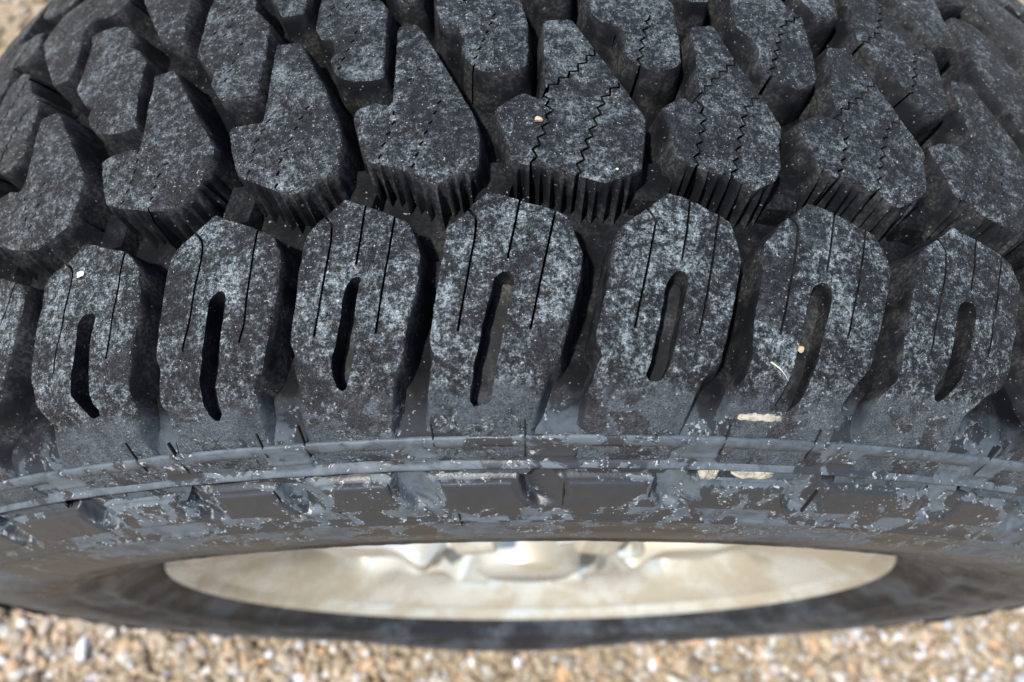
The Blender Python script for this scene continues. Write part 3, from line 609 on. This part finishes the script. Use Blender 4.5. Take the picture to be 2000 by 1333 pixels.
def place(name, me, th, flip=False):
    o = bpy.data.objects.new(name, me); link(o, wheel); o.location = LOC
    o.rotation_euler = (0, -th, math.pi) if flip else (0, th, 0)
    return o
TIPS = []
for k, b in enumerate(INTER): TIPS.append((b['o'][0][0]+b['o'][1][0])/2)
SH_ME, IN_ME, CE_ME = [], [], []
for k, b in enumerate(SHOULDER):
    t0 = TIPS[k]; O = loc(b['o'], t0)
    S = []
    for q in b['s']:
        S.append(strip(path_pts(snap_ends(loc(q, t0), O, 2.5, 3), 1.5)[0], .33))
    SH_ME.append(block_mesh('shoulder_block', O, [loc(b['h'], t0)], S, 10+k, taper=2.0))
for k, b in enumerate(INTER):
    t0 = TIPS[k]; O = loc(b['o'], t0); S = []
    for q in b['s']:
        P = snap_ends(loc(q, t0), O, 3.0, 3)
        if k >= 4: S.append(strip(zigzag(P, .80, 3.8), .36))
        else:
            Z, L = path_pts(P, 3.4)
            for a, c in zip(Z[:-1], Z[1:]):
                d = (c-a)/np.linalg.norm(c-a); nn = np.array([d[1]*.5+d[0], -d[0]*.5+d[1]]); m_ = (a+c)/2
                S.append(strip([m_-nn*.7, m_, m_+nn*.7], .30))
    IN_ME.append(block_mesh('intermediate_block', O, [], S, 30+k, ribs=True, taper=2.6))
CTR = []
for k, b in enumerate(CENTRE):
    o = [p for p in b['o']]
    # lower half of the block, completed by its own half-turn symmetry
    ylim = .8
    lo = [p for p in o if p[1] <= ylim]
    l0 = lo[0][0]; r0 = lo[-1][0]
    tc = (l0 + r0)/2; CTR.append(tc)
    full = lo + [(2*tc-p[0], 2*YC*1000-p[1]) for p in lo]
    O = loc(full, tc); S = []
    for q in b['s']:
        P = snap_ends(loc([p for p in q], tc), O, 3.0, 3)
        for sg in (1, -1):
            Q = P*sg
            if sg == -1 and P[:, 1].max() > 2: continue
            if k >= 4: S.append(strip(zigzag(Q, .80, 3.8), .36))
            else:
                Z, L = path_pts(Q, 3.4)
                for a, c in zip(Z[:-1], Z[1:]):
                    d = (c-a)/np.linalg.norm(c-a); nn = np.array([d[1]*.5+d[0], -d[0]*.5+d[1]]); m_ = (a+c)/2
                    S.append(strip([m_-nn*.7, m_, m_+nn*.7], .30))
    CE_ME.append(block_mesh('centre_block', O, [], S, 50+k, taper=2.6))
# low tie bars in the grooves between neighbouring blocks
def bar_mesh(name, w_, l_, d_in, v0, skew):
    P = [(-w_, v0-l_), (w_, v0-l_), (w_+skew, v0+l_), (-w_+skew, v0+l_)]
    Q = [(-w_+1.2, v0-l_+2.2), (w_-1.2, v0-l_+2.2), (w_-1.2+skew, v0+l_-2.2), (-w_+1.2+skew, v0+l_-2.2)]
    V = []
    for ring, dp in ((P, 15.5), (Q, d_in)):
        for u, v in ring:
            r0 = float(r_out(v/1000))-dp/1000; th = u/1000/RU; V.append((r0*math.sin(th), v/1000, r0*math.cos(th)))
    me = bpy.data.meshes.new(name)
    me.from_pydata(V, [], [(4, 5, 6, 7), (0, 1, 5, 4), (1, 2, 6, 5), (2, 3, 7, 6), (3, 0, 4, 7)])
    me.materials.append(M_WALL); return me
BAR_I = bar_mesh('tie_bar', 6.0, 8, 9.5, -55, 4)
BAR_S = bar_mesh('tie_bar', 6.5, 6, 11, -82, 0)
for rep in REPS:
    for k in range(7):
        t = spin(TIPS[k], rep); c = spin(CTR[k], rep)
        for fl in (False, True):
            place('shoulder_block', SH_ME[k], t, fl); place('intermediate_block', IN_ME[k], t, fl)
        place('centre_block', CE_ME[k], c)
        a_ = max(p[0] for p in INTER[k]['o']); b_ = min(p[0] for p in INTER[(k+1) % 7]['o']) + (SPAN if k == 6 else 0)
        place('tie_bar', BAR_S, spin(GAPS[k]+.8, rep), False); place('tie_bar', BAR_I, spin((a_+b_)/2, rep), False)

# thin moulding flash lines standing on the sidewall
def fin(y0, y1, th, h=.0006, wd=.00018, lean=0.):
    """y0, y1: lateral wheel coordinates (negative side)"""
    V = []
    for y in (y0, (y0+y1)/2, y1):
        r = float(np.interp(-y, [p[0] for p in OUTER[:-1]], [p[1] for p in OUTER[:-1]]))
        for dt in (-1, 1):
            for hh in (-.0006, h):
                V.append((y - hh*.75, r + hh*.66, dt*wd))
    out = [(r*math.sin(z/r), y, r*math.cos(z/r)) for y, r, z in V]
    F = [(0, 1, 3, 2), (8, 10, 11, 9), (0, 4, 5, 1), (4, 8, 9, 5), (2, 3, 7, 6), (6, 7, 11, 10), (1, 5, 7, 3), (5, 9, 11, 7)]
    return out, F
M_FLASH = mat_simple('clean_black_rubber', (.006, .006, .007), (.012, .012, .013), 300, .6)
FLASH = [(-5.25, 370.9, 11), (-9.04, 372.9, 6), (3.14, 371.3, 9), (7.11, 371.3, 9), (16.34, 370.9, 10), (-14.56, 372.7, 9), (-16.48, 372.7, 7), (-20.77, 370.7, 10), (-22.81, 372.9, 9),
         (-5.9, 348.4, 8), (-3.47, 348.8, 9), (-11.65, 349.7, 9), (-17.33, 349.6, 9), (.65, 349.1, 9), (8.93, 348.1, 9), (-8.65, 336, 7), (-14.66, 347.0, 8)]
for t_, r_mm, ln in FLASH:
    ys_ = np.interp([-(r_mm+ln*.55), -(r_mm-ln*.55)], [-p[1]*1000 for p in OUTER[:-1]], [p[0] for p in OUTER[:-1]])
    V, F = fin(-ys_[0], -ys_[1], 0)
    me = bpy.data.meshes.new('moulding_flash'); me.from_pydata(V, [], F); me.materials.append(M_FLASH)
    place('moulding_flash', me, R_(t_))

# thin cream patches standing in for spots of sunlight on the shoulder and in the channel
def sun_patch_mesh(t0, t1, r0, r1, seed, thick=.0005):
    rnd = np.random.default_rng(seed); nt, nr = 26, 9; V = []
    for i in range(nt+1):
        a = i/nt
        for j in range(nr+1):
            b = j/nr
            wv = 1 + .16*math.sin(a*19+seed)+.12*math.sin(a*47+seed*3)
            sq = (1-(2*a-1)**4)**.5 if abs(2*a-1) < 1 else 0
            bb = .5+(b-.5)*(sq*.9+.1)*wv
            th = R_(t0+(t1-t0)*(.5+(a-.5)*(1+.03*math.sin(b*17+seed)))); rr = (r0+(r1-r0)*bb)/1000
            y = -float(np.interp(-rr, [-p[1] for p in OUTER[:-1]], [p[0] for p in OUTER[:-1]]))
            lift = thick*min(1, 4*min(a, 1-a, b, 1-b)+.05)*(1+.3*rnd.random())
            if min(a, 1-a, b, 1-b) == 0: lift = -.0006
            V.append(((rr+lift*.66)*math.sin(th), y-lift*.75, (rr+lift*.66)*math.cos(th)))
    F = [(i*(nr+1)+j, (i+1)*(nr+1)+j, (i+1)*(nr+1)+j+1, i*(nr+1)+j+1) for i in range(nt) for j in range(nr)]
    o = mesh_obj('sun_patch', V, F, M_SUN_PATCH, wheel); o.location = LOC; return o
sun_patch_mesh(3.30, 5.28, 377.4, 379.6, 1, .0006)
sun_patch_mesh(2.61, 3.55, 356.2, 361.2, 4, .0013)
sun_patch_mesh(4.15, 6.20, 356.8, 361.2, 9, .0013)

# ------------------------------------------------------------------ rim
def rot_obj(name, prof, mat, n=220, sharp=40, parent=None):
    V, F = lathe([(y, r*1.022) for y, r in prof], np.linspace(0, 2*math.pi, n, endpoint=False)); o = quad_obj(name, V, F, mat, parent or wheel, sharp)
    if parent: o.location = (0, 0, 0)
    return o
YL = -.1118   # outer lip plane, wheel coordinates
rim = rot_obj('rim', [(YL+.013, .2230), (YL+.030, .2180), (YL+.040, .209), (YL+.055, .204), (YL+.12, .202), (.05, .205), (.08, .214), (.103, .222), (.111, .236)], M_RIM)
rot_obj('rim_lip', [(YL+.018, .222), (YL+.004, .228), (YL-.002, .2335), (YL-.0035, .2360), (YL-.002, .2375), (YL+.0015, .2368), (YL+.002, .2340), (YL+.006, .2285), (YL+.014, .2225), (YL+.030, .2185)], M_RIM, parent=rim)
def spoke_disc():
    """dished alloy face: ten pairs of windows cut between tapered spokes"""
    V, F = [], []
    nr, nt = 44, 300
    rs = np.linspace(.040, .2335, nr)
    for i, r in enumerate(rs):
        for j in range(nt):
            th = 2*math.pi*j/nt
            s = math.cos(th*6+math.pi)
            q = float(smooth(np.array(r), .088, .100)*(1-smooth(np.array(r), .185, .200)))
            y = YL + .004 + .050*float(1-smooth(np.array(r), .15, .240)) - .026*float(1-smooth(np.array(r), .05, .105))
            sp_ = float(smooth(np.array(s), -.30, .15))
            y += q*(1-sp_)*.045
            y -= .034*float(smooth(np.array(s), -.05, .55))*float(smooth(np.array(r), .055, .080)*(1-smooth(np.array(r), .135, .215)))
            V.append((r*math.sin(th), y, r*math.cos(th)))
    for i in range(nr-1):
        for j in range(nt):
            k = (j+1) % nt
            F.append((i*nt+j, i*nt+k, (i+1)*nt+k, (i+1)*nt+j))
    return V, F
V, F = spoke_disc(); mesh_obj('spoke_face', V, F, M_RIM, rim)
rot_obj('hub_cap', [(YL+.004, .0005), (YL+.004, .030), (YL+.008, .036), (YL+.018, .038), (YL+.032, .050)], M_RIM, 64, parent=rim)
def nut():
    V, F = [], []
    for k, (y, r) in enumerate([(YL+.034, .0115), (YL+.018, .0112), (YL+.014, .008)]):
        for j in range(6): V.append((r*math.sin(j*math.pi/3), y, r*math.cos(j*math.pi/3)))
    for k in range(2):
        for j in range(6): F.append((k*6+j, k*6+(j+1) % 6, (k+1)*6+(j+1) % 6, (k+1)*6+j))
    F.append(tuple(12+j for j in range(6))); return V, F
V, F = nut(); nme = bpy.data.meshes.new('lug_nut'); nme.from_pydata(V, [], F); nme.materials.append(M_RIM)
for k in range(6):
    o = bpy.data.objects.new('lug_nut', nme); link(o, rim); a = k*math.pi/3+.3
    o.location = (.074*math.sin(a), 0, .074*math.cos(a))
rot_obj('brake_drum', [(-.02, .001), (-.02, .14), (.05, .15), (.06, .001)], M_DARK, 80)
# ------------------------------------------------------------------ bits of grit lying on the tyre
def grit(name, label, cat, th, Y_mm, r_mm, size, mat, shp=(1, .9, .7), seed=0, rz=0.):
    rnd = np.random.default_rng(seed); v = iv*(1+rnd.normal(0, .07, len(iv)))[:, None]
    for _ in range(4):
        q = rnd.normal(size=3); q /= np.linalg.norm(q); d = v@q; v = v - np.clip(d-.55, 0, None)[:, None]*q
    v = v*np.array(shp)*size
    o = mesh_obj(name, v, [tuple(f) for f in ifc], mat, None, sharp=35)
    t = R_(th); r = r_mm/1000
    o.location = (r*math.sin(t), Y_mm/1000, ZC + r*math.cos(t)); o.rotation_euler = (0, t, rz)
    return tag(o, label, cat)
grit('tan_pebble', 'tiny tan pebble resting beside the wavy sipe of the middle tread block', 'pebble', -4.52, -42.7, 402.0, .0012, M_TAN, seed=1)
grit('pale_grit', 'small pale yellow chip of grit on the far left shoulder block', 'grit', -24.53, -74.5, 397.2, .0015, M_PALE, (1.1, .7, .6), 2, .5)
grit('sand_grain', 'fine yellowish grain near the serrated lower edge of the middle tread block', 'sand grain', -1.47, -57.6, 399.3, .0005, M_PALE, seed=3)
grit('grit_crumb', 'pale crumb of grit lodged in the slot of the second shoulder block from the right', 'grit', 5.97, -103.5, 385.3, .0012, M_TAN, (1.2, .8, .6), 5, .8)
_w = grit('white_stone', 'largest white stone lying on the gravel left of the wheel', 'stone', 0, 0, 0, .010, mat_simple('white_quartz', (.56, .57, .62), (.70, .70, .75), 120, .5), (.8, 1.5, .6), 6)
_w.location = (-.477, -.134, .008)
# straw
V, F = [], []
for k in range(6):
    a = k/5; c = Vector((a*.0062, .0006*math.sin(a*3), .0))
    for j in range(5): V.append((c.x, c.y+.00022*math.sin(j*1.2566)*(1-.6*a), c.z+.0002*math.cos(j*1.2566)))
F = [(k*5+j, k*5+(j+1) % 5, k*5+5+(j+1) % 5, k*5+5+j) for k in range(5) for j in range(5)]
o = mesh_obj('straw_fragment', V, F, M_STRAW)
t = R_(4.3); r = .3888; o.location = (r*math.sin(t), -.1095, ZC+r*math.cos(t)); o.rotation_euler = (0.4, t, -.9)
tag(o, 'short pale straw fragment lying near the bottom of the second shoulder block from the right', 'straw')
